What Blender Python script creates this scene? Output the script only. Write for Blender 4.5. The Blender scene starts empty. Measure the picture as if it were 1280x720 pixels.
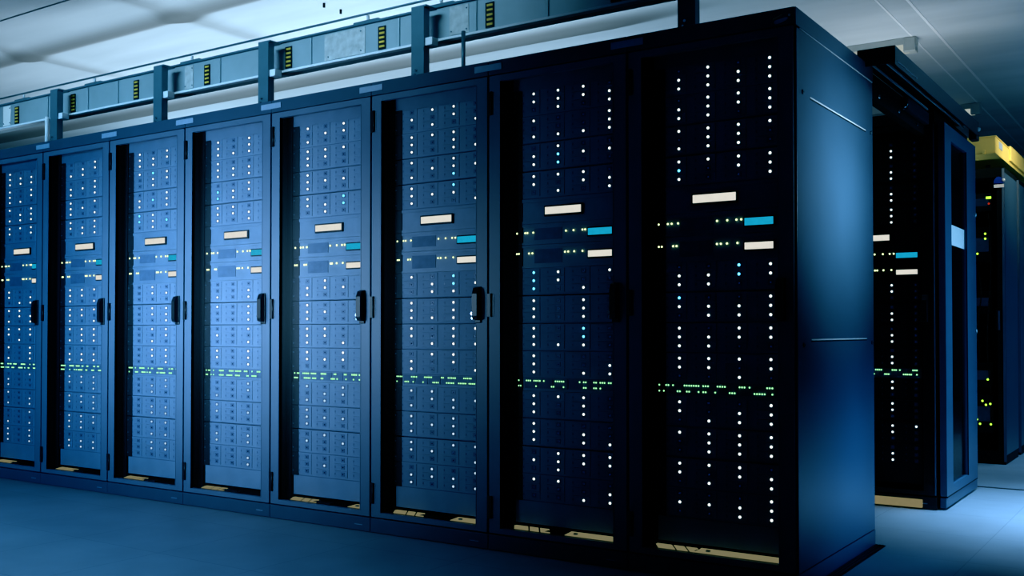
import bpy, bmesh, math, random
from mathutils import Vector, Matrix
random.seed(7)
sc = bpy.context.scene
COL = sc.collection
PI = math.pi
W, D, H = 0.7039, 1.089, 2.2

# ------------------------------------------------------------------ materials
def nt_mat(name):
    m = bpy.data.materials.new(name); m.use_nodes = True
    nt = m.node_tree
    for n in list(nt.nodes): nt.nodes.remove(n)
    out = nt.nodes.new('ShaderNodeOutputMaterial')
    return m, nt, out

def paint(name, col, rough=.45, metal=0., spec=.5, noise=.0, nscale=8., bump=0., bscale=200., stretch=None, coat=0.):
    m, nt, out = nt_mat(name)
    b = nt.nodes.new('ShaderNodeBsdfPrincipled')
    b.inputs['Roughness'].default_value = rough
    b.inputs['Metallic'].default_value = metal
    b.inputs['Specular IOR Level'].default_value = spec
    b.inputs['Coat Weight'].default_value = coat
    tc = nt.nodes.new('ShaderNodeTexCoord')
    mp = nt.nodes.new('ShaderNodeMapping')
    if stretch: mp.inputs['Scale'].default_value = stretch
    nt.links.new(tc.outputs['Object'], mp.inputs['Vector'])
    nz = nt.nodes.new('ShaderNodeTexNoise'); nz.inputs['Scale'].default_value = nscale
    nz.inputs['Detail'].default_value = 3
    nt.links.new(mp.outputs['Vector'], nz.inputs['Vector'])
    rp = nt.nodes.new('ShaderNodeValToRGB')
    lo = [max(0, c*(1-noise)) for c in col]; hi = [min(1, c*(1+noise)) for c in col]
    rp.color_ramp.elements[0].position = .3; rp.color_ramp.elements[1].position = .7
    rp.color_ramp.elements[0].color = (*lo, 1); rp.color_ramp.elements[1].color = (*hi, 1)
    nt.links.new(nz.outputs['Fac'], rp.inputs['Fac'])
    nt.links.new(rp.outputs['Color'], b.inputs['Base Color'])
    if bump > 0:
        n2 = nt.nodes.new('ShaderNodeTexNoise'); n2.inputs['Scale'].default_value = bscale
        nt.links.new(tc.outputs['Object'], n2.inputs['Vector'])
        bp = nt.nodes.new('ShaderNodeBump'); bp.inputs['Strength'].default_value = bump
        bp.inputs['Distance'].default_value = .002
        nt.links.new(n2.outputs['Fac'], bp.inputs['Height'])
        nt.links.new(bp.outputs['Normal'], b.inputs['Normal'])
    nt.links.new(b.outputs['BSDF'], out.inputs['Surface'])
    return m

def glow(name, col, strength, noise=.0, nscale=40.):
    m, nt, out = nt_mat(name)
    e = nt.nodes.new('ShaderNodeEmission')
    e.inputs['Strength'].default_value = strength
    tc = nt.nodes.new('ShaderNodeTexCoord')
    nz = nt.nodes.new('ShaderNodeTexNoise'); nz.inputs['Scale'].default_value = nscale
    nt.links.new(tc.outputs['Object'], nz.inputs['Vector'])
    rp = nt.nodes.new('ShaderNodeValToRGB')
    rp.color_ramp.elements[0].color = (*[c*(1-noise) for c in col], 1)
    rp.color_ramp.elements[1].color = (*col, 1)
    nt.links.new(nz.outputs['Fac'], rp.inputs['Fac'])
    nt.links.new(rp.outputs['Color'], e.inputs['Color'])
    nt.links.new(e.outputs['Emission'], out.inputs['Surface'])
    return m

def glass(name, tint=(.93,.97,1), refl=.5, rough=.08):
    m, nt, out = nt_mat(name)
    t = nt.nodes.new('ShaderNodeBsdfTransparent'); t.inputs['Color'].default_value = (*tint, 1)
    g = nt.nodes.new('ShaderNodeBsdfGlossy'); g.inputs['Roughness'].default_value = rough
    f = nt.nodes.new('ShaderNodeFresnel'); f.inputs['IOR'].default_value = 1.4
    mu = nt.nodes.new('ShaderNodeMath'); mu.operation = 'MULTIPLY'; mu.inputs[1].default_value = refl
    mx = nt.nodes.new('ShaderNodeMixShader')
    nt.links.new(f.outputs['Fac'], mu.inputs[0]); nt.links.new(mu.outputs[0], mx.inputs['Fac'])
    nt.links.new(t.outputs['BSDF'], mx.inputs[1]); nt.links.new(g.outputs['BSDF'], mx.inputs[2])
    nt.links.new(mx.outputs['Shader'], out.inputs['Surface'])
    return m

M = {}
M['frame'] = paint('cabinet paint', (.125,.18,.26), .42, .0, .5, .06, 6, .15, 500)
M['header'] = paint('header paint', (.05,.095,.15), .45, .0, .5, .06, 6, .1, 500)
M['side'] = paint('side panel paint', (.055,.115,.19), .36, .0, .55, .05, 3, .08, 600)
M['black'] = paint('black interior', (.006,.008,.011), .6, 0, .3, .1, 10)
M['satin'] = paint('satin black plastic', (.008,.01,.014), .35, 0, .5, .1, 20)
M['face'] = paint('server faceplate', (.20,.265,.35), .6, .0, .4, .08, 9, .1, 300)
M['tray'] = paint('drive tray face', (.18,.245,.335), .55, .0, .4, .08, 30, .1, 300)
M['shadeface'] = paint('shade-darkened server faceplate', (.02,.024,.03), .5, 0, .4, .1, 10)  # darker copy of the faceplate, aisle shade put into the colour
M['latch'] = paint('drive latch', (.095,.14,.22), .4, .0, .4, .1, 30)
M['bezel'] = paint('appliance bezel', (.17,.235,.32), .45, .0, .4, .1, 12, .1, 300)
M['recess'] = paint('bezel recess', (.10,.15,.23), .55, .0, .3, .1, 30)
M['chrome'] = paint('chrome', (.7,.78,.85), .18, 1., .5, .05, 10)
M['plate'] = paint('label plate aluminium', (.34,.46,.62), .45, .0, .5, .05, 60)
M['beige'] = paint('beige floor plate', (.62,.5,.27), .55, 0, .3, .08, 30)
M['slat_glow'] = glow('self-lit beige plate', (.80,.66,.36), .33, .15, 40)  # beige plates given emission to look brightly lit; they are no lamps
M['brush'] = paint('black brush', (.015,.018,.02), .9, 0, .2, .4, 300)
M['floor'] = None
M['duct'] = paint('busway aluminium', (.34,.44,.50), .45, .25, .5, .08, 5, .1, 120, (1,1,1))
M['ductplate'] = paint('galvanised plate', (.50,.54,.56), .55, .2, .4, .18, 25)
M['rail'] = paint('bright rail', (.80,.88,.95), .4, .0, .5, .05, 10)
M['post'] = paint('steel post', (.10,.19,.25), .4, .3, .5, .1, 8)
M['outlet'] = paint('outlet black', (.01,.012,.014), .5, 0, .3, .1, 20)
M['yellowmark'] = paint('yellow contact', (.75,.52,.08), .5, 0, .4, .1, 20)
M['yellow'] = paint('yellow cable duct', (.78,.64,.18), .42, 0, .4, .05, 8)
M['fixture'] = paint('light housing', (.50,.52,.50), .5, 0, .4, .04, 8)
M['tube'] = glow('light diffuser', (.80,.86,.78), .55, .1, 5)
M['white'] = paint('white card', (.9,.9,.9), .5, 0, .3, .03, 30)
M['blue'] = paint('blue emblem', (.02,.06,.35), .4, 0, .4, .05, 30)
M['greensilver'] = paint('rail steel', (.10,.16,.20), .3, .6, .5, .1, 20)
M['beam'] = paint('header black', (.012,.016,.022), .35, 0, .5, .1, 20)
M['wall'] = paint('wall paint', (.10,.17,.24), .7, 0, .3, .05, 1.5)
M['glass'] = glass('door glass', (.96,.98,1), .025, .4)
M['glass2'] = glass('leaf glass', (.5,.6,.68), 1.0, .12)
M['cable'] = paint('cable', (.015,.018,.02), .5, 0, .4, .2, 20)

M['led_w'] = glow('white led', (1,.97,.84), 1.7)
M['led_c'] = glow('cyan led', (.18,.75,1), 2.6)
M['led_d'] = glow('dimmer led', (.72,.88,1), 1.0)
M['led_off'] = glow('dim led', (.02,.06,.2), .35)
M['led_g'] = glow('green led', (.45,1,.42), 1.5)
M['led_y'] = glow('yellow green led', (.9,1,.45), 2.0)
M['led_lime'] = glow('lime led', (.5,.95,.08), 1.6)
M['led_red'] = glow('red led', (.8,.08,.04), .5)
M['scr_w'] = glow('cream display', (1,.93,.80), .86, .14, 30)
M['scr_c'] = glow('cyan display', (.04,.50,.76), .84, .2, 60)

# floor: raised floor tiles
m, nt, out = nt_mat('raised floor tile')
b = nt.nodes.new('ShaderNodeBsdfPrincipled')
tc = nt.nodes.new('ShaderNodeTexCoord')
mp = nt.nodes.new('ShaderNodeMapping'); mp.inputs['Location'].default_value = (.18,.27,0)
br = nt.nodes.new('ShaderNodeTexBrick')
br.offset = 0; br.squash = 1
br.inputs['Color1'].default_value = (.30,.37,.44,1); br.inputs['Color2'].default_value = (.285,.355,.425,1)
br.inputs['Mortar'].default_value = (.20,.26,.32,1)
br.inputs['Scale'].default_value = 1; br.inputs['Mortar Size'].default_value = .0022
br.inputs['Brick Width'].default_value = .6; br.inputs['Row Height'].default_value = .6
nz = nt.nodes.new('ShaderNodeTexNoise'); nz.inputs['Scale'].default_value = 3.5; nz.inputs['Detail'].default_value = 6
mx = nt.nodes.new('ShaderNodeMixRGB'); mx.blend_type = 'MULTIPLY'; mx.inputs['Fac'].default_value = .35
nt.links.new(tc.outputs['Object'], mp.inputs['Vector']); nt.links.new(mp.outputs['Vector'], br.inputs['Vector'])
nt.links.new(mp.outputs['Vector'], nz.inputs['Vector'])
nt.links.new(br.outputs['Color'], mx.inputs['Color1']); nt.links.new(nz.outputs['Fac'], mx.inputs['Color2'])
nt.links.new(mx.outputs['Color'], b.inputs['Base Color'])
b.inputs['Roughness'].default_value = .5
nt.links.new(b.outputs['BSDF'], out.inputs['Surface'])
M['floor'] = m

# ceiling: satin white panels
m, nt, out = nt_mat('ceiling panel')
b = nt.nodes.new('ShaderNodeBsdfPrincipled')
tc = nt.nodes.new('ShaderNodeTexCoord')
mp = nt.nodes.new('ShaderNodeMapping'); mp.inputs['Scale'].default_value = (.25,1.4,1)
nz = nt.nodes.new('ShaderNodeTexNoise'); nz.inputs['Scale'].default_value = 1.6; nz.inputs['Detail'].default_value = 3
rp = nt.nodes.new('ShaderNodeValToRGB')
rp.color_ramp.elements[0].color = (.56,.60,.63,1); rp.color_ramp.elements[0].position = .32
rp.color_ramp.elements[1].color = (.72,.76,.79,1); rp.color_ramp.elements[1].position = .68
nt.links.new(tc.outputs['Object'], mp.inputs['Vector']); nt.links.new(mp.outputs['Vector'], nz.inputs['Vector'])
nt.links.new(nz.outputs['Fac'], rp.inputs['Fac'])
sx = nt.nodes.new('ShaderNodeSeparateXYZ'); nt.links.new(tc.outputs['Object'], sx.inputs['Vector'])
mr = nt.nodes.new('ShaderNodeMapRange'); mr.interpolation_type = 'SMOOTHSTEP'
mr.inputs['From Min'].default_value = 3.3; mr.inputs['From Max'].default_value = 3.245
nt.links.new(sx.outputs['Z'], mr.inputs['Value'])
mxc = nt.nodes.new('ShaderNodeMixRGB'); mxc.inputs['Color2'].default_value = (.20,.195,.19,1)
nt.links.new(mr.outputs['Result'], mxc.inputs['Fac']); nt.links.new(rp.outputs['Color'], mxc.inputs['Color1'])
nt.links.new(mxc.outputs['Color'], b.inputs['Base Color'])
b.inputs['Roughness'].default_value = .6
nt.links.new(b.outputs['BSDF'], out.inputs['Surface'])
M['ceiling'] = m

# ------------------------------------------------------------------ mesh helpers
class MB:
    """collects shapes into one mesh with several materials"""
    def __init__(self): self.bm = bmesh.new(); self.mats = []
    def mi(self, mat):
        if mat not in self.mats: self.mats.append(mat)
        return self.mats.index(mat)
    def box(self, x0, x1, y0, y1, z0, z1, mat, bev=0.):
        r = bmesh.ops.create_cube(self.bm, size=1)
        vs = r['verts']
        for v in vs:
            v.co = Vector(((x0+x1)/2+v.co.x*(x1-x0), (y0+y1)/2+v.co.y*(y1-y0), (z0+z1)/2+v.co.z*(z1-z0)))
        fs = list({f for v in vs for f in v.link_faces})
        i = self.mi(mat)
        for f in fs: f.material_index = i
        if bev > 0:
            es = list({e for v in vs for e in v.link_edges})
            r2 = bmesh.ops.bevel(self.bm, geom=es, offset=bev, segments=2, affect='EDGES', profile=.5)
            for f in r2['faces']: f.material_index = i
        return self
    def poly(self, pts, ext, mat):
        """pts: list of 3-D points of a planar outline, extruded by vector ext"""
        i = self.mi(mat); n = len(pts); e = Vector(ext)
        a = [self.bm.verts.new(p) for p in pts]; c = [self.bm.verts.new(Vector(p)+e) for p in pts]
        fs = [self.bm.faces.new(a), self.bm.faces.new(c[::-1])]
        for k in range(n): fs.append(self.bm.faces.new((a[k], c[k], c[(k+1)%n], a[(k+1)%n])))
        for f in fs: f.material_index = i
        bmesh.ops.recalc_face_normals(self.bm, faces=fs)
        return self
    def cyl(self, p0, p1, r, mat, seg=12, r2=None, smooth=True):
        p0 = Vector(p0); p1 = Vector(p1); d = p1-p0
        rot = d.to_track_quat('Z', 'Y').to_matrix().to_4x4()
        q = bmesh.ops.create_cone(self.bm, cap_ends=True, segments=seg, radius1=r, radius2=r if r2 is None else r2,
                                  depth=d.length, matrix=Matrix.Translation((p0+p1)/2) @ rot)
        i = self.mi(mat)
        for f in {f for v in q['verts'] for f in v.link_faces}:
            f.material_index = i
            if smooth and len(f.verts) == 4: f.smooth = True
        return self
    def dome(self, c, r, mat, ydepth=.5):
        q = bmesh.ops.create_uvsphere(self.bm, u_segments=10, v_segments=6, radius=r)
        i = self.mi(mat)
        for v in q['verts']: v.co = Vector((c[0]+v.co.x, c[1]+v.co.y*ydepth, c[2]+v.co.z))
        for f in {f for v in q['verts'] for f in v.link_faces}: f.material_index = i; f.smooth = True
        return self
    def tube(self, pts, r, mat, seg=6):
        for a, b_ in zip(pts[:-1], pts[1:]):
            self.cyl(a, b_, r, mat, seg)
        return self
    def mesh(self, name):
        me = bpy.data.meshes.new(name)
        self.bm.to_mesh(me); self.bm.free()
        for mt in self.mats: me.materials.append(mt)
        return me
    def build(self, name, parent=None, loc=(0,0,0)):
        return link(name, self.mesh(name), parent, loc)

def link(name, me, parent=None, loc=(0,0,0)):
    o = bpy.data.objects.new(name, me); COL.objects.link(o)
    o.location = loc
    if parent is not None: o.parent = parent
    return o

def tag(o, label=None, cat=None, group=None, kind=None):
    if label: o['label'] = label
    if cat: o['category'] = cat
    if group: o['group'] = group
    if kind: o['kind'] = kind
    return o

def thing(name, label, cat, loc=(0,0,0), group=None):
    o = bpy.data.objects.new(name, None); COL.objects.link(o)
    o.location = loc; o.empty_display_size = .05
    return tag(o, label, cat, group)

# ------------------------------------------------------------------ room shell
RX0, RX1, RY0, RY1, CZ = -14.0, 5.0, -7.0, 13.0, 3.3
tag(MB().box(RX0, RX1, RY0, RY1, -.1, 0, M['floor']).build('floor'), kind='structure')
for nm, bx in (('wall_back', (RX0, RX1, RY1, RY1+.1, 0, CZ)), ('wall_front', (RX0, RX1, RY0-.1, RY0, 0, CZ)),
               ('wall_left', (RX0-.1, RX0, RY0, RY1, 0, CZ)), ('wall_right', (RX1, RX1+.1, RY0, RY1, 0, CZ))):
    tag(MB().box(*bx, M['wall']).build(nm), kind='structure')
# ceiling sheet with soft downstand ribs running along the row (bm grid)
def ceil_z(x, y):
    z = CZ
    fade = min(1., max(0., (-x-1.2)/1.2))
    for y0, w, d in ((1.02,.20,.045), (2.92,.28,.065)):
        t = abs(y-y0)/w
        if t < 1: z -= d*fade*(.5+.5*math.cos(PI*t))
    fy = min(1., max(0., (2.2-y)/.5))
    for x0, w, d in ((-6.85,.20,.026), (-4.89,.24,.026)):
        t = abs(x-x0)/w
        if t < 1: z -= d*fy*(.5+.5*math.cos(PI*t))
    return z
bm = bmesh.new()
def axis(a, b, fine, coarse, f0, f1):
    v = []; t = a
    while t < b-1e-6:
        v.append(t); t += fine if f0 <= t < f1 else coarse
    v.append(b); return v
xs = axis(RX0, RX1, .07, .6, -8.3, -1.0); ys = axis(RY0, RY1, .035, .5, .5, 5.8)
g = [[bm.verts.new((x, y, ceil_z(x, y))) for y in ys] for x in xs]
for i in range(len(xs)-1):
    for j in range(len(ys)-1):
        f = bm.faces.new((g[i][j], g[i][j+1], g[i+1][j+1], g[i+1][j])); f.smooth = True
me = bpy.data.meshes.new('ceiling'); bm.to_mesh(me); bm.free(); me.materials.append(M['ceiling'])
tag(link('ceiling', me), kind='structure')
M['seam'] = paint('ceiling seam', (.95,.96,.98), .5, 0, .3, .02, 5)
M['seamdark'] = paint('ceiling seam dark', (.10,.14,.18), .5, 0, .3, .02, 5)
tag(MB().box(-.445, -.425, 0, RY1, CZ-.004, CZ-.001, M['seam']).build('trim_1'), kind='structure')
tag(MB().box(-.626, -.612, 0, RY1, CZ-.004, CZ-.001, M['seam']).build('trim_2'), kind='structure')
tag(MB().box(-13.9, -1.0, .40, .408, CZ-.006, CZ-.001, M['seamdark']).build('trim_3'), kind='structure')
tag(MB().box(.02, 4.9, 3.235, 3.262, .0, .003, M['black']).build('trim_4'), kind='structure')

# ceiling fixtures
for k, (y, lab) in enumerate(((4.69, 'ceiling batten light above the sliding door header, the nearer one'),
                              (7.5, 'farther ceiling batten light, seen past the far end of the door header'))):
    t = thing('batten_light', lab, 'ceiling light', (-1.25, y, CZ), 'ceiling batten lights')
    MB().box(-.66, .66, -.045, .045, -.055, 0, M['fixture'], .006).build('light_housing', t)
    MB().cyl((-.63, 0, -.075), (.60, 0, -.075), .042, M['tube'], 16).build('diffuser', t)
    for s, n_ in ((-1, 0), (1, 1)):
        MB().box(.61*s-.045, .61*s+.045, -.055, .055, -.115, -.002, M['fixture'], .008).build('end_cap', t)

# ceiling anchor bolts
for x, y in ((-3.872,1.463), (-3.875,1.635)):
    o = MB().cyl((0,0,-.03), (0,0,.01), .009, M['black'], 10).build('anchor_bolt', None, (x, y, ceil_z(x, y)))
    tag(o, 'small dark bolt in the ceiling above the row, the %s of the pair' % ('left' if y < 1.5 else 'right'), 'bolt', 'ceiling bolts')

# ------------------------------------------------------------------ shared device meshes
LX = (.2, .327, .455, .583)      # led columns, measured inside the cabinet
YF = .075                        # plane of the device faces
SP = .0358                       # drive row pitch
TZ = [2.040,1.919,1.795,1.670, 1.241,1.116,.993,.871, .694,.571,.446,.325]   # top led of each server
def chassis_mesh(FC, FR):
    b = MB()
    b.box(.138, .616, 0, .55, -.1000, .0205, FC)
    b.box(.138, .616, -.003, .001, .0165, .0205, FC)      # top lip
    b.box(.138, .616, -.002, .001, -.1000, -.0965, FR)
    return b.mesh('chassis')
def tray_mesh(TM):
    # led at origin
    b = MB()
    b.box(-.061, .030, -.0025, .02, -.0168, .0168, TM, .0008)
    b.box(-.056, -.014, -.0035, -.002, -.011, .011, TM)
    b.box(-.058, -.052, -.0042, -.002, -.005, .005, M['latch'])
    b.box(-.011, .010, -.0042, -.002, -.010, .010, M['latch'])
    b.dome((0, -.0042, 0), .0035, M['led_off'])
    return b.mesh('drive_tray')
ME_CH, ME_TR = chassis_mesh(M['face'], M['recess']), tray_mesh(M['tray'])
ME_CHD, ME_TRD = chassis_mesh(M['shadeface'], M['black']), tray_mesh(M['shadeface'])
ME_EAR = MB().box(.088, .137, -.003, .01, -.099, .020, M['black']).cyl((.1,-.006,-.075), (.1,-.002,-.075), .003, M['greensilver'], 8).cyl((.1,-.006,0), (.1,-.002,0), .003, M['greensilver'], 8).mesh('ear_reflection_strip')  # black ear, widened to imitate the dark edge of the glass reflection
def led_mesh(mat, r): return MB().dome((0, -.006, 0), r, M[mat], .6).mesh('status_light')
ME_LED = {}
for key, mt in (('1','led_w'), ('c','led_c'), ('d','led_d')):
    for sz, r in (('n', .0055), ('f', .0059)):
        ME_LED[key+sz] = led_mesh(mt, r)
ME_SW = {'n': led_mesh('led_g', .0034), 'f': led_mesh('led_g', .0042)}
ME_ST = {'n': led_mesh('led_y', .0042), 'f': led_mesh('led_y', .0052)}

ORD = ['top','second','third','fourth','fifth','sixth','seventh','eighth','ninth','tenth','eleventh','lowest']
CAB = ['cabinet at the near right end of the row'] + ['%s cabinet from the near end of the row' % s for s in
       ('second','third','fourth','fifth','sixth','seventh','eighth')]
SHORT = ['the cabinet nearest the camera'] + ['the %s cabinet from the near end' % s for s in
       ('second','third','fourth','fifth','sixth','seventh','eighth')]

DIMMED = SHORT[2:]
def server(x0, y0, n, cols, where, far, colset=range(4)):
    t = thing('storage_server', '%s storage server counted from above in %s' % (ORD[n], where), 'server', (x0, y0, TZ[n]),
              'drive servers in ' + where)
    dk = 'across' in where
    link('chassis', ME_CHD if dk else ME_CH, t); link('ear_reflection_strip', ME_EAR, t)
    for c in range(4):
        for r in range(3):
            tr = link('drive_tray', ME_TRD if dk else ME_TR, t, (LX[c], 0, -r*SP))
            k = cols[c][n][r]
            if k == '1' and n > 7 and where in DIMMED: k = 'd'
            if k != '0': link('status_light', ME_LED[k+far], tr)
    return t

def label_unit(x0, y0, where, far):
    BZ = M['shadeface'] if 'across' in where else M['bezel']
    t = thing('storage_controller', 'wide unit with centred cream label panel in ' + where, 'server', (x0, y0, 0), 'label units')
    b = MB().box(.138, .616, 0, .5, 1.459, 1.569, BZ).box(.138, .616, -.005, .001, 1.555, 1.569, BZ).box(.138, .616, -.005, .001, 1.459, 1.471, BZ)
    b.build('chassis', t)
    MB().box(.088, .137, -.003, .01, 1.460, 1.568, M['black']).build('ear_reflection_strip', t)  # same widened black strip for the reflection's dark edge
    fr = MB().box(.256, .452, -.010, .001, 1.488, 1.5355, M['black'], .002).build('display_frame', t)
    MB().box(.263, .445, -.012, -.0095, 1.4965, 1.5285, M['scr_w']).build('display', fr)
U2 = (.110,.152,.166,.198,.364,.408,.448,.465)
U3 = (.112,.123,.176,.191,.364,.378,.408,.451)
def panel_unit(x0, y0, z0, z1, dz0, dz1, lz, xs_, mat, word, where, far):
    BZ, RC = (M['shadeface'], M['black']) if 'across' in where else (M['bezel'], M['recess'])
    t = thing('network_appliance', 'slim unit with %s display at its right in %s' % (word, where), 'server', (x0, y0, 0), 'display units')
    MB().box(.095, .616, 0, .45, z0, z1, BZ).box(.20, .345, -.002, .001, z0+.02, z1-.02, RC).box(.095, .138, -.004, .002, z0, z1, M['black']) \
        .box(.138, .616, -.005, .001, z1-.012, z1, BZ).box(.138, .616, -.005, .001, z0, z0+.01, BZ).build('chassis', t)  # black left strip carries on the dark edge of the glass reflection
    fr = MB().box(.475, .602, -.010, .001, dz0-.006, dz1+.006, M['black'], .002).build('display_frame', t)
    MB().box(.481, .596, -.012, -.0095, dz0, dz1, M[mat]).build('display', fr)
    for x in xs_: link('status_light', ME_ST[far], t, (x+random.uniform(-.003,.003), -.0, lz))
SWP = [([0,3,4,6,11,12,13,14,15,16,17,19,20,21,25,26,27,28,34,35,36,38,45,46,47], [0,2,8,9,12,13,17,19,20,24,30,31,32,40,41,42,43,44,47]),
       ([1,5,6,7,9,10,11,12,14,20,21,22,23,24,32,34,35,39,40,42,43,44,46,47], [1,2,10,18,19,24,34,35,39,40,42])]
rs = random.Random(11)
for k in range(6):
    rows = []
    for q in range(2):
        s = []; x = 0
        while x < 47:
            n_ = rs.randint(1, 5); s += [v for v in range(x, min(48, x+n_))]; x += n_+rs.randint(1, 5)
        rows.append(s)
    SWP.append(tuple(rows))
def switch(x0, y0, idx, where, far, minx=0):
    t = thing('network_switch', 'slim switch with two rows of green lights in ' + where, 'switch', (x0, y0, 0), 'network switches')
    b = MB().box(.138, .616, 0, .35, .7155, .7705, M['bezel'])
    b.box(.095, .138, -.004, .002, .7155, .7705, M['black'])  # black left strip stands in for the reflection's dark edge
    for q in range(6): b.box(.15+q*.077, .15+q*.077+.07, -.003, .001, .727, .768, M['recess'])
    b.build('chassis', t)
    for q, z in enumerate((.7605, .7365)):
        for s in SWP[idx][q]: link('port_light', ME_SW[far], t, (.110+s*.01017, 0, z))

# ------------------------------------------------------------------ cabinet
def cabinet(idx, x0, y0, depth, label, end_side, group, handle=True, xr=None, detail=True, fr=None, hm=None):
    """x0 = left edge; local coordinates x 0..W, y 0..depth"""
    t = thing('server_cabinet', label, 'server cabinet', (x0, y0, 0), group)
    fr = fr or M['frame']; bp = M['shadeface'] if hm else M['face']; hm = hm or M['header']
    g = .0015
    K = M['black']
    MB().box(g, W-g, .027, depth, 2.155, 2.2, K).build('roof', t)
    MB().box(g, W-g, .031, depth, .0, .072, K).build('base', t)
    MB().box(g, W-g, depth-.02, depth, .072, 2.155, K).build('back_wall', t)
    MB().box(g, .05, .026, depth-.021, .072, 2.155, K).build('side_wall', t)
    MB().box(W-.05, W-g, .026, depth-.021, .072, 2.155, K).build('side_wall', t)
    MB().box(.051, .086, .068, .12, .097, 2.154, K).build('mounting_rail', t)
    MB().box(.618, .653, .05, .12, .097, 2.154, K).build('mounting_rail', t)
    MB().box(.05, W-.05, .026, depth-.021, .072, .096, K).build('floor_pan', t)
    MB().box(g, W-g, 0, .026, 2.136, 2.2, hm, .0015).build('header_panel', t)
    pl = MB().box(g, W-g, 0, .03, .003, .071, hm, .0015)
    pl.box(.60, .655, -.0012, .001, .030, .037, M['recess']).box(.603, .652, -.002, 0, .0315, .0335, M['plate'])
    pl.build('plinth', t)
    # blank faces above and below the devices
    MB().box(.088, .616, YF, YF+.01, 2.0615, 2.15, bp).build('blanking_panel', t)
    MB().box(.100, .616, YF, YF+.01, .125, .2245, bp).build('blanking_panel', t)
    for z0, z1 in ((.779, .850-.075), ):
        pass
    # door with rails
    d = MB()
    x1, x2, z1, z2 = .006, .698, .0775, 2.1305
    ox1, ox2, oz1, oz2 = .066, .636, .101, 2.102
    for bx in ((x1, ox1, z1, z2), (ox2, x2, z1, z2), (ox1, ox2, z1, oz1), (ox1, ox2, oz2, z2)):
        d.box(bx[0], bx[1], 0, .022, bx[2], bx[3], fr)
    # inner chamfer strips
    d.box(ox1-.004, ox1, -.0015, .022, oz1, oz2, fr).box(ox2, ox2+.004, -.0015, .022, oz1, oz2, fr)
    door = d.build('door', t)
    MB().box(ox1, ox2, .010, .013, oz1, oz2, M['glass']).build('glass_pane', door)
    for z0, z1_ in ((1.953,2.059), (1.045,1.150), (.143,.243)):
        h = MB().box(-.002, .016, -.006, .004, z0, z1_, M['satin'], .001)
        h.cyl((.020,-.004,z0), (.020,-.004,z1_), .0045, M['satin'], 8).box(.026, .031, -.003, .001, z0+.004, z1_-.004, M['satin']).box(.031, .0335, -.0022, .001, z0+.004, z1_-.004, M['plate'])
        h.build('hinge', t)
    if handle:
        hd = MB()
        hd.box(.634, .668, -.008, .001, 1.018, 1.182, M['satin'], .003)
        hd.poly([(.637,-.008,1.03), (.637,-.030,1.035), (.637,-.034,1.05), (.637,-.034,1.150), (.637,-.022,1.176), (.637,-.008,1.180)], (.027,0,0), M['satin'])
        hd.build('swing_handle', door)
        MB().cyl((.631,-.010,1.060), (.631,-.024,1.060), .008, M['chrome'], 12).cyl((.631,-.010,1.040), (.631,-.022,1.040), .006, M['chrome'], 12).box(.625, .637, -.010, .001, 1.03, 1.07, M['satin']).build('lock_cylinder', door)
    if detail:
        zb = .1035
        # slatted plate at the left: three skewed slats
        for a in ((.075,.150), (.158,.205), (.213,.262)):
            MB().poly([(a[0]+.05,.025,zb), (a[1]+.05,.025,zb), (a[1],.100,zb), (a[0],.100,zb)], (0,0,.002), M['slat_glow']).build('vent_slat', t)
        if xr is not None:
            MB().poly([(xr+.01,.025,zb), (.634,.025,zb), (.60,.110,zb), (xr-.005,.110,zb)], (0,0,.002), M['slat_glow']).box(xr+.04, xr+.055, .05, .062, zb+.002, zb+.008, M['greensilver']).build('cover_plate', t)
        MB().box(.275, .40 if xr is None else min(xr+.0, .40), .04, .07, .098, .106, M['brush']).build('cable_brush', t)
    return t

DATA = [
 ['011 011 101 1c1 011 c10 111 110 110 100 110 010','111 111 111 100 011 011 011 110 001 111 101 010','011 110 111 110 cc0 011 110 101 011 111 110 011','111 111 100 111 110 111 110 110 111 111 011 111'],
 ['110 101 011 110 ccc 111 111 111 111 111 010 100','111 001 1cc 101 110 000 001 000 100 000 111 100','110 001 010 110 001 111 cc1 001 111 011 110 001','011 111 010 011 100 000 000 011 000 001 110 011'],
 ['010 111 101 111 100 111 110 011 101 111 110 011','101 100 010 010 011 001 001 100 110 010 010 110','110 111 11c c10 cc1 111 111 110 011 111 100 011','001 001 010 001 010 000 101 001 010 000 101 101'],
 ['101 111 111 110 011 111 111 110 101 111 010 000','010 110 010 011 110 010 110 010 011 010 100 010','110 100 010 cc0 010 000 001 110 110 010 010 000','010 001 010 000 100 010 000 011 010 001 010 010'],
 ['111 111 0cc 111 001 100 010 110 001 110 011 000','001 011 011 110 000 000 000 000 000 000 000 000','111 011 110 011 011 111 101 111 110 010 011 011','010 001 100 010 000 010 100 010 001 000 010 000'],
 ['111 100 011 cc0 000 000 000 000 000 000 000 000','011 c11 0c0 111 110 110 101 110 011 011 101 110','110 110 111 0c0 010 111 110 111 110 011 101 110','010 001 000 010 001 010 000 100 010 000 011 000'],
 ['001 011 111 110 111 111 101 011 110 110 111 011','011 010 010 011 110 110 111 011 110 110 111 011','110 111 101 111 101 101 111 011 111 111 110 011','100 010 001 010 000 110 010 000 011 000 010 000'],
 ['111 111 101 110 110 101 110 101 011 101 001 111','011 001 011 100 001 110 101 000 000 000 000 000','011 110 111 110 011 011 110 111 100 011 101 111','010 100 001 010 000 010 010 000 100 010 000 010'],
]
XR = [.28, .375, .46, .52, None, None, None, None]
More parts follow.
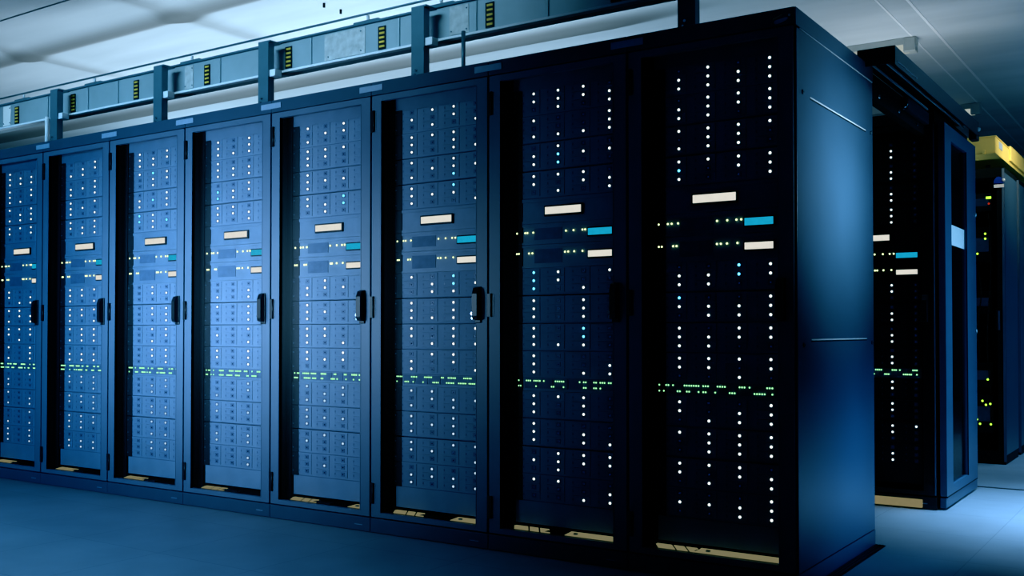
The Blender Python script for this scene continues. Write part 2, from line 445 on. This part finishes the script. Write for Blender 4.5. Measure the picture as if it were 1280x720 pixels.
for i in range(8):
    x0 = -(i+1)*W
    lab = {0: 'darkest glass-doored server cabinet at the near right end with a blue side panel'}.get(i, 'glass-doored server cabinet, ' + SHORT[i].replace('the ', '', 1).replace(' cabinet', '') + ' of the long row')
    t = cabinet(i, x0, 0, D, lab, i == 0, 'server cabinets of the long front row', xr=XR[i])
    cols = [s.split() for s in DATA[i]]
    far = 'n' if i < 3 else 'f'
    for n in range(12): server(x0, YF, n, cols, SHORT[i], far)
    label_unit(x0, YF, SHORT[i], far)
    panel_unit(x0, YF, 1.366, 1.4575, 1.394, 1.423, 1.4195, U2, 'scr_c', 'cyan', SHORT[i], far)
    panel_unit(x0, YF, 1.2625, 1.3645, 1.300, 1.327, 1.3275, U3, 'scr_w', 'cream', SHORT[i], far)
    switch(x0, YF, i, SHORT[i], far)
    if i == 0:
        sp = MB()
        sp.box(W-.0015, W+.004, .012, 1.075, .075, 2.125, M['side'], .0015)
        sp.box(W+.0035, W+.0052, .17, .955, 1.885, 1.890, M['rail']).box(W+.0035, W+.0045, .168, .957, 1.879, 1.8845, M['black'])
        sp.box(W+.0035, W+.0052, .17, .955, .945, .950, M['rail']).box(W+.0035, W+.0045, .168, .957, .939, .9445, M['black'])
        s_ = sp.build('side_panel', t)
        for y, z in ((.080,1.892), (1.040,1.890), (.080,.928), (1.040,.928)):
            MB().cyl((W+.003, y, z), (W+.009, y, z), .009, M['greensilver'], 14).cyl((W+.008, y, z), (W+.0095, y, z), .004, M['black'], 8).build('panel_screw', s_)
        MB().box(W-.0015, W+.0045, .004, 1.086, 2.132, 2.2, M['side'], .001).box(W+.0035, W+.0058, .045, 1.07, 2.1255, 2.1295, M['rail']).build('top_rail', t)
        MB().box(W-.0015, W+.003, .004, 1.086, .003, .070, M['side'], .001).build('base_rail', t)
        bd = MB().poly([(W-.082,-.001,2.160), (W-.082,-.001,2.166), (W-.045,-.001,2.178), (W-.045,-.001,2.175)], (0,-.002,0), M['beige'])
        bd.poly([(W-.079,-.001,2.149), (W-.074,-.001,2.157), (W-.030,-.001,2.164), (W-.022,-.001,2.160), (W-.030,-.001,2.152), (W-.055,-.001,2.144), (W-.072,-.001,2.143)], (0,-.002,0), M['plate'])
        bd.dome((W-.018,-.002,2.170), .0055, M['white'])
        bd.build('maker_badge', t)
    if i > 0:
        o = MB().box(-.0745, .0745, -.004, 0, -.0145, .0145, M['plate'], .001).build('label_plate', None, (x0+W, 0, 2.1695))
        # plate bridges two cabinets
        tag(o, 'blank blue-grey plate over the joint between %s and the next one right' % SHORT[i].replace(' from the near end','')[4:], 'sign', 'blank plates on the cabinet headers')
        if i == 7:
            o = MB().box(-.0745, .0745, -.004, 0, -.0145, .0145, M['plate'], .001).build('label_plate', None, (x0, 0, 2.1695))
            COL.objects.unlink(o); bpy.data.objects.remove(o)

# floor grille beside the end panel
gr = MB().box(.006, .050, .30, 1.075, .0, .004, M['black'])
for k in range(3): gr.box(.010+k*.013, .018+k*.013, .31, 1.065, .004, .008, M['recess'] if False else M['satin'])
tag(gr.build('floor_grille'), 'narrow black floor grille along the foot of the blue side panel', 'grille')

# ------------------------------------------------------------------ second row, across the aisle
X2, Y2 = .045, 2.19
t = cabinet(9, X2-W, Y2, .95, 'shade-darkened server cabinet across the aisle, behind the blue side panel', True, 'server cabinets across the aisle', xr=None, detail=False, fr=M['satin'], hm=M['satin'])  # frame and header blackened, shade put into their colour
MB().box(W-.010, W-.004, -.003, .001, .08, 2.12, M['frame']).build('front_edge', t)
MB().box(.08, .63, -.02, -.001, .010, .055, M['slat_glow'], .003).build('base_strip', t)  # emissive plate colour makes the strip look lit
tail = 'the cabinet across the aisle'
R2 = ['0,'*12, '0,'*12]
cols2 = [['000']*12, ['000']*12, '011 011 011 111 110 011 011 011 110 110 110 011'.split(), '000 000 000 000 000 000 000 000 000 000 100 000'.split()]
for n in range(12):
    server(X2-W, Y2+YF, n, cols2, tail, 'f')
label_unit(X2-W, Y2+YF, tail, 'f')
panel_unit(X2-W, Y2+YF, 1.366, 1.4575, 1.394, 1.423, 1.4195, U2, 'scr_c', 'cyan', tail, 'f')
panel_unit(X2-W, Y2+YF, 1.2625, 1.3645, 1.300, 1.327, 1.3275, U3, 'scr_w', 'cream', tail, 'f')
switch(X2-W, Y2+YF, 0, tail, 'f')

# sliding door leaf parked against its side
lf = thing('sliding_door', 'blue sliding door leaf with tall glass panel parked beside aisle cabinet', 'door', (X2+.012, 2.215, 0))
L = .915
b = MB()
for y0, y1, z0, z1 in ((0,.17,.075,2.13), (.61,L,.075,2.13), (.17,.61,.075,.125), (.17,.61,2.05,2.13)):
    b.box(0, .035, y0, y1, z0, z1, M['side'])
b.box(.034, .038, .60, .612, .125, 2.05, M['black'])
b.build('door_frame', lf)
MB().box(.014, .020, .17, .61, .125, 2.05, M['glass2']).build('glass_pane', lf)
MB().box(.004, .010, .17, .61, .125, 2.05, M['side']).build('backing_panel', lf)
MB().box(-.002, .032, 0, L, .012, .068, M['side'], .003).box(.030, .036, .01, L-.01, .068, .075, M['black']).build('kick_plate', lf)
for z in (1.70, .98):
    MB().cyl((.036,L-.03,z), (.044,L-.03,z), .012, M['chrome'], 12).build('screw', lf)
o = MB().box(.0205, .0225, .172, .608, 1.47, 1.585, M['white']).build('notice_card', lf)

# ------------------------------------------------------------------ sliding door header across the aisle
hb = thing('door_header', 'long black overhead track box for the sliding aisle door', 'door track', (0, .95, 2.187))
HL = 2.05
b = MB()
b.box(-.03, .135, 0, HL, .058, .066, M['beam'])
b.box(.127, .135, 0, HL, -.018, .058, M['beam'])
b.box(-.03, -.022, 0, HL, .018, .058, M['beam'])
b.box(-.03, .135, 0, .006, .018, .058, M['beam']).box(.006, .135, 0, .006, -.012, .018, M['beam'])
b.build('track_housing', hb)
MB().box(.090, .133, HL-.07, HL+.02, -.045, .050, M['beam'], .003).dome((.138, HL-.03, .02), .014, M['white']).build('end_cap', hb)
MB().box(.064, .070, .04, HL-.1, .020, .030, M['rail']).build('guide_rail', hb)
MB().box(.012, .018, .02, 1.22, .008, .018, M['rail']).build('guide_rail', hb)
MB().box(.020, .115, .01, .10, .030, .036, M['beige']).build('warm_reflection_plate', hb)  # beige plate put in to imitate a warm reflection under the header
MB().box(.134, .137, .05, .42, .000, .005, M['rail']).build('trim_strip', hb)
for y in (.75, .95, 1.02, 1.12):
    MB().cyl((.100,y,.02), (.124,y,.02), .018, M['chrome'], 14).box(.095, .11, y-.03, y+.03, .005, .045, M['greensilver']).build('roller', hb)
MB().box(-.002, .026, .72, 1.20, -.075, -.012, M['greensilver'], .003).cyl((.01,.72,-.05), (.01,.70,-.05), .02, M['chrome'], 12).build('door_closer', hb)

bmn = thing('aisle_beam', 'black cross beam joining the row end to the aisle cabinet', 'beam', (0, 1.093, 2.06))
MB().box(-.045, -.005, 0, 1.09, 0, .120, M['black']).build('beam_body', bmn)
for y in (.12, .5, .9): MB().cyl((-.006,y,.03), (.004,y,.03), .010, M['chrome'], 10).build('bolt', bmn)

# ------------------------------------------------------------------ third row
X3, Y3 = .052, 4.50
def open_rack(x1, y0, depth, w, label, lit):
    x0 = x1-w
    t = thing('server_rack', label, 'server rack', (x0, y0, 0), 'open racks beyond the aisle')
    b = MB()
    b.box(0, w, 0, depth, 2.12, 2.19, M['black']).box(0, w, 0, depth, .0, .09, M['black'])
    b.box(0, .04, 0, depth, .09, 2.12, M['black']).box(w-.05, w, 0, depth, .09, 2.12, M['black']).box(0, w, depth-.02, depth, .09, 2.12, M['black'])
    b.build('enclosure', t)
    MB().box(w, w+.004, .012, depth-.01, .07, 2.15, M['side']).build('side_panel', t)
    MB().box(w-.014, w+.002, -.004, .004, .02, 2.18, M['frame']).build('front_edge', t)
    return t, x0, w
t3, x30, w3 = open_rack(X3, Y3, .60, .70, 'black open rack under the yellow duct with blue badge and green lights', True)
bd = MB()
cx, cz = .70-.035, 2.075
pts = [(cx-.034,-.006,cz-.005)] + [(cx-.034*math.cos(a), -.006, cz-.005+.05*math.sin(a)) for a in [PI*k/8 for k in range(1,8)]] + [(cx+.034,-.006,cz-.005)]
bd.poly(pts, (0,-.004,0), M['blue']).box(cx-.032, cx+.036, -.010, -.005, cz-.036, cz-.012, M['white'])
bd.dome((cx+.034,-.01,cz+.018), .012, M['white'])
bd.build('badge', t3)
MB().box(.640, .668, -.012, 0, .985, 1.135, M['satin'], .003).box(.655, .668, -.020, -.010, .99, 1.13, M['frame'], .003).build('door_handle', t3)
# gear inside the rack
def rack_unit(z0, z1, label, y=.10):
    o = MB().box(.05, .60, 0, .42, z0, z1, M['satin'], .003).box(.06, .10, -.004, .002, z0+.01, z1-.01, M['recess']) \
        .box(.12, .58, -.003, .002, z0+(z1-z0)*.3, z0+(z1-z0)*.7, M['recess']).build('chassis', None)
    t = thing('rack_server', label, 'server', (x30, Y3+y, 0), 'units in the open rack')
    o.parent = t
    return t
gear = []
gear.append((rack_unit(1.88, 2.02, 'topmost dark unit with yellow light in open rack'), [(.610-.03,1.982,'y'),(.582,1.937,'r')]))
gear.append((rack_unit(1.50, 1.76, 'upper dark unit with lime lights in open rack'), [(.47,1.69,'l'),(.555,1.712,'l'),(.555,1.675,'l'),(.50,1.564,'l')]))
gear.append((rack_unit(1.12, 1.28, 'middle dark unit with one lime light in open rack'), [(.465,1.237,'l')]))
gear.append((rack_unit(.56, .74, 'lower dark unit with single bright lime light in open rack'), [(.565,.618,'l')]))
gear.append((rack_unit(.22, .50, 'lowest dark unit with cluster of lime lights in open rack'), [(.455,.456,'l'),(.477,.433,'l'),(.527,.457,'l'),(.551,.428,'l'),(.581,.436,'l'),(.488,.316,'l'),(.509,.284,'l'),(.584,.284,'l')]))
for t, ls in gear:
    for x, z, k in ls:
        if k == 'y': b = MB().box(-.018, .018, -.006, 0, -.009, .009, M['led_lime'])
        else: b = MB().dome((0,-.004,0), .0085, M['led_red'] if k == 'r' else M['led_lime'])
        b.build('status_light', t, (x, 0, z))
rc = random.Random(3)
for k, (xa, xb, za, zb, lab) in enumerate(((.45,.46,1.80,.95,'left'), (.515,.525,1.42,.80,'middle'), (.585,.595,1.86,.52,'right'))):
    pts = []
    for q in range(17):
        u = q/16
        pts.append((xa+(xb-xa)*u+.018*math.sin(2*PI*u), -.02-.03*math.sin(PI*u), za+(zb-za)*u))
    o = MB().tube(pts, .0045, M['cable']).build('patch_cable', None, (x30, Y3+.07, 0))
    tag(o, 'thin dark patch cable hanging in the open rack, %s one of three' % lab, 'cable', 'patch cables in the open rack')
t4, x40, w4 = open_rack(X3-.0, Y3+.72, .6, .70, 'shaded rack standing behind the badged open rack', False)

# yellow cable duct
yd = thing('cable_duct', 'yellow overhead cable duct above the open racks', 'cable duct', (0, 4.25, 2.265))
b = MB()
b.box(-.22, .035, 0, .012, 0, .115, M['yellow'], .002)
b.box(-.22, .035, 0, 4.5, -.006, 0, M['yellow'])
b.box(.025, .035, .012, 4.5, 0, .115, M['yellow'])
b.box(-.22, -.21, .012, 4.5, 0, .115, M['yellow'])
b.build('trough', yd)
MB().box(-.225, .040, -.004, 4.5, .112, .120, M['yellow'], .001).build('duct_lid', yd)
for x in (-.15, -.04):
    MB().box(x-.008, x+.008, -.010, .004, -.012, .020, M['yellow'], .002).build('clip', yd)
MB().box(.034, .038, .15, .30, .05, .10, M['plate']).build('sticker', yd)
MB().box(.030, .050, .62, 1.7, .02, .135, M['yellow'], .003).build('side_cover', yd)
for y in (.55, 2.2):
    MB().box(-.12, -.09, y, y+.03, -.075, -.006, M['post']).build('support_foot', yd)

# ------------------------------------------------------------------ overhead busway on posts above the row
for k, (x, lab) in enumerate(((-.528,'first steel post on the cabinet roofs, nearest the camera'), (-1.984,'second steel post from the near end carrying the busway'),
          (-3.10,'third steel post from the near end carrying the busway'), (-4.035,'fourth steel post from the near end carrying the busway'), (-5.139,'farthest steel post carrying the busway at the left'))):
    t = thing('support_post', lab, 'post', (x, .2, 2.2), 'busway support posts')
    b = MB().box(-.040, .040, 0, .006, 0, .400, M['post']).box(-.040, -.034, .006, .045, 0, .400, M['post']).box(.034, .040, .006, .045, 0, .400, M['post'])
    b.build('channel', t)
    MB().box(-.05, .05, -.004, .10, 0, .006, M['post']).build('base_plate', t)
    MB().box(-.040, .055, 0, .085, .400, .408, M['post']).build('top_bracket', t)
    MB().cyl((-.006,-.001,.085), (-.006,-.008,.085), .006, M['chrome'], 10).build('bolt', t)
    MB().cyl((-.014,-.001,.065), (-.014,-.008,.065), .005, M['chrome'], 10).build('bolt', t)
    MB().box(.040, .085, .01, .06, .205, .245, M['rail'], .003).build('cable_clamp', t)

bw = thing('busway', 'grey overhead busway duct running above the cabinet row', 'busway', (0, .33, 2.46))
segs = [-.35, -1.05, -1.80, -2.20, -2.62, -3.30, -3.95, -4.55, -5.35, -6.3]
MB().box(-6.4, -.2, 0, .10, 0, .165, M['duct'], .003).build('duct_body', bw)
MB().box(-6.4, -.2, -.036, .0, -.016, -.002, M['rail'], .003).build('bottom_rail', bw)
MB().box(-6.4, -.2, -.014, .11, .165, .176, M['post'], .002).build('top_rail', bw)
for k, x in enumerate((-5.80,-5.11,-4.42,-3.73,-3.03,-2.33,-1.63,-.93)):
    f = MB().box(-.026, .026, -.006, 0, -.062, .062, M['outlet'], .001).build('tap_outlet', bw, (x, -.0005, .075))
    for q in range(5):
        z = .047-q*.0235
        MB().box(-.014, .020, -.010, -.005, z-.005, z+.005, M['yellowmark']).build('contact_strip', f)
for x, w_, mt in ((-5.93,.05,'white'), (-3.90,.04,'ductplate'), (-1.82,.06,'ductplate'), (-2.60,.15,'ductplate')):
    MB().box(-w_, w_, -.004, 0, .012, .155, M[mt], .001).cyl((-w_*.8,-.004,.03), (-w_*.8,-.008,.03), .004, M['post'], 8).cyl((w_*.8,-.004,.03), (w_*.8,-.008,.03), .004, M['post'], 8) \
        .cyl((w_*.8,-.004,.135), (w_*.8,-.008,.135), .004, M['post'], 8).build('joint_plate', bw, (x, 0, 0))
for x in (-5.42,-4.95,-4.62,-3.62,-2.86,-2.22,-1.72,-1.30,-.75):
    MB().box(-.010, .010, -.007, 0, .004, .160, M['duct'], .002).box(.010, .014, -.002, .001, .004, .160, M['post']).build('joint_strip', bw, (x, 0, 0))
for x in (-5.75,-3.9,-2.45,-1.95,-4.9,-1.2):
    MB().box(-.09, .09, .0, .05, .176, .190, M['post'], .002).cyl((0,.02,.19), (0,.02,.220), .008, M['rail'], 8).build('hanger_bracket', bw, (x, 0, 0))
rd = MB().cyl((-6.4,.35,2.69), (-.3,.35,2.69), .0065, M['post'], 8).build('conduit')
tag(rd, 'thin straight conduit running just above the busway', 'conduit')
vr = MB().cyl((-1.735,.25,2.2), (-1.735,.25,2.452), .0105, M['post'], 10).build('threaded_rod')
tag(vr, 'thin vertical rod under the busway, right of the second post', 'rod')
for x in (-5.25, -5.31):
    vr = MB().cyl((x,.26,2.2), (x,.26,2.452), .014, M['rail'], 10).build('threaded_rod')
    tag(vr, 'pale vertical rod beside the farthest busway post, %s of two' % ('right' if x > -5.3 else 'left'), 'rod')

# ------------------------------------------------------------------ lights (unseen area lamps added for their effect)
def area(name, loc, target, sx, sy, power, col, spread=180):
    l = bpy.data.lights.new(name, 'AREA'); l.shape = 'RECTANGLE'; l.size = sx; l.size_y = sy
    l.energy = power; l.color = col; l.spread = math.radians(spread)
    o = bpy.data.objects.new(name, l); COL.objects.link(o)
    o.location = loc
    o.rotation_euler = (Vector(target)-Vector(loc)).to_track_quat('-Z', 'Y').to_euler()
    return o
BLUE = (.10,.50,1.0)
area('row_key', (-3.7,-2.1,1.22), (-3.25,0,1.17), 1.9, .8, 21, (.44,.68,1.0), 68)  # unseen lamp added to brighten the left cabinet fronts
area('row_fill', (-4.8,-3.6,1.4), (-4.7,0,1.15), 2.8, 1.5, 15, BLUE, 56)
area('floor_fill', (-4.4,-2.0,3.1), (-4.4,-2.0,0), 6.0, 2.0, 38, (.24,.56,1.0), 62)
area('busway_fill', (-3.9,-1.3,3.1), (-3.9,.33,2.55), 4.5, .3, 10, (.44,.76,1.0), 50)  # unseen fill added to brighten the busway
area('side_fill', (.90,.62,1.60), (.0,.60,1.56), .25, .3, 4.8, (.56,.80,1.0), 80)  # this unseen lamp and the next added for the end panel's glow
area('side_fill_low', (.95,.85,.48), (.0,.75,.40), .4, .3, 1.6, (.10,.48,1.0), 75)
area('aisle_fill', (.8,2.35,3.1), (.8,2.35,0), .7, .9, 28, (.36,.64,1.0), 48)  # unseen lamp added to brighten the aisle floor
area('leaf_fill', (1.6,2.6,1.2), (.1,2.6,1.0), .6, 1.6, 6, (.20,.58,1.0), 90)
area('far_fill', (1.0,5.0,3.1), (1.0,5.0,0), 1.0, 2.0, 16, (.38,.66,1.0), 70)
area('duct_fill', (1.3,4.0,2.75), (.0,4.8,2.32), .5, .4, 3.6, (1.0,.90,.68), 48)  # unseen warm fill added to keep the duct yellow
area('ceiling_wash_left', (-5.4,1.9,.8), (-5.4,2.0,3.3), 4.4, 0.6, 84, (.60,.82,1.0), 140)  # hidden uplights from here on, added to brighten the ceiling
area('ceiling_wash_mid', (-3.1,2.1,.8), (-3.1,2.2,3.3), 1.4, .5, 20, (.50,.77,1.0), 110)
area('ceiling_wash_back', (-6.4,5.2,1.0), (-6.6,5.4,3.3), 6, 1.0, 75, (.48,.76,1.0), 120)
area('ceiling_wash_right', (-.8,4.2,1.6), (-.8,4.4,3.3), .6, .5, 6, (.70,.80,.88), 100)
area('ceiling_wash_aisle', (2.8,5.2,.8), (2.8,5.4,3.3), 1.0, 3.0, 42, (.34,.64,1.0), 125)

w = bpy.data.worlds.new('world'); sc.world = w; w.use_nodes = True
w.node_tree.nodes['Background'].inputs['Color'].default_value = (.02,.07,.14,1)
w.node_tree.nodes['Background'].inputs['Strength'].default_value = .3

# ------------------------------------------------------------------ camera
cd = bpy.data.cameras.new('camera'); cam = bpy.data.objects.new('camera', cd); COL.objects.link(cam)
cd.sensor_width = 36; cd.sensor_fit = 'HORIZONTAL'
cd.lens = 1278.8*36/1280; cd.shift_y = 31.5/1280
cam.location = (1.26136, -3.75540, .98125)
cam.rotation_euler = (PI/2+.01741, 0, .594542)
sc.camera = cam
sc.view_settings.view_transform = 'Standard'
sc.view_settings.look = 'None'
sc.cycles.use_denoising = True
sc.cycles.transparent_max_bounces = 16
sc.cycles.sample_clamp_indirect = 3

# photographic grade: deeper shadows, less red in them
vs = sc.view_settings
vs.use_curve_mapping = True
cm = vs.curve_mapping
cm.initialize()
for ci, pts in ((0, ((.02,.012), (.10,.085), (.30,.29))), (3, ((.014,.004), (.05,.034), (.18,.165)))):
    c = cm.curves[ci]
    for p in pts: c.points.new(*p)
cm.update()
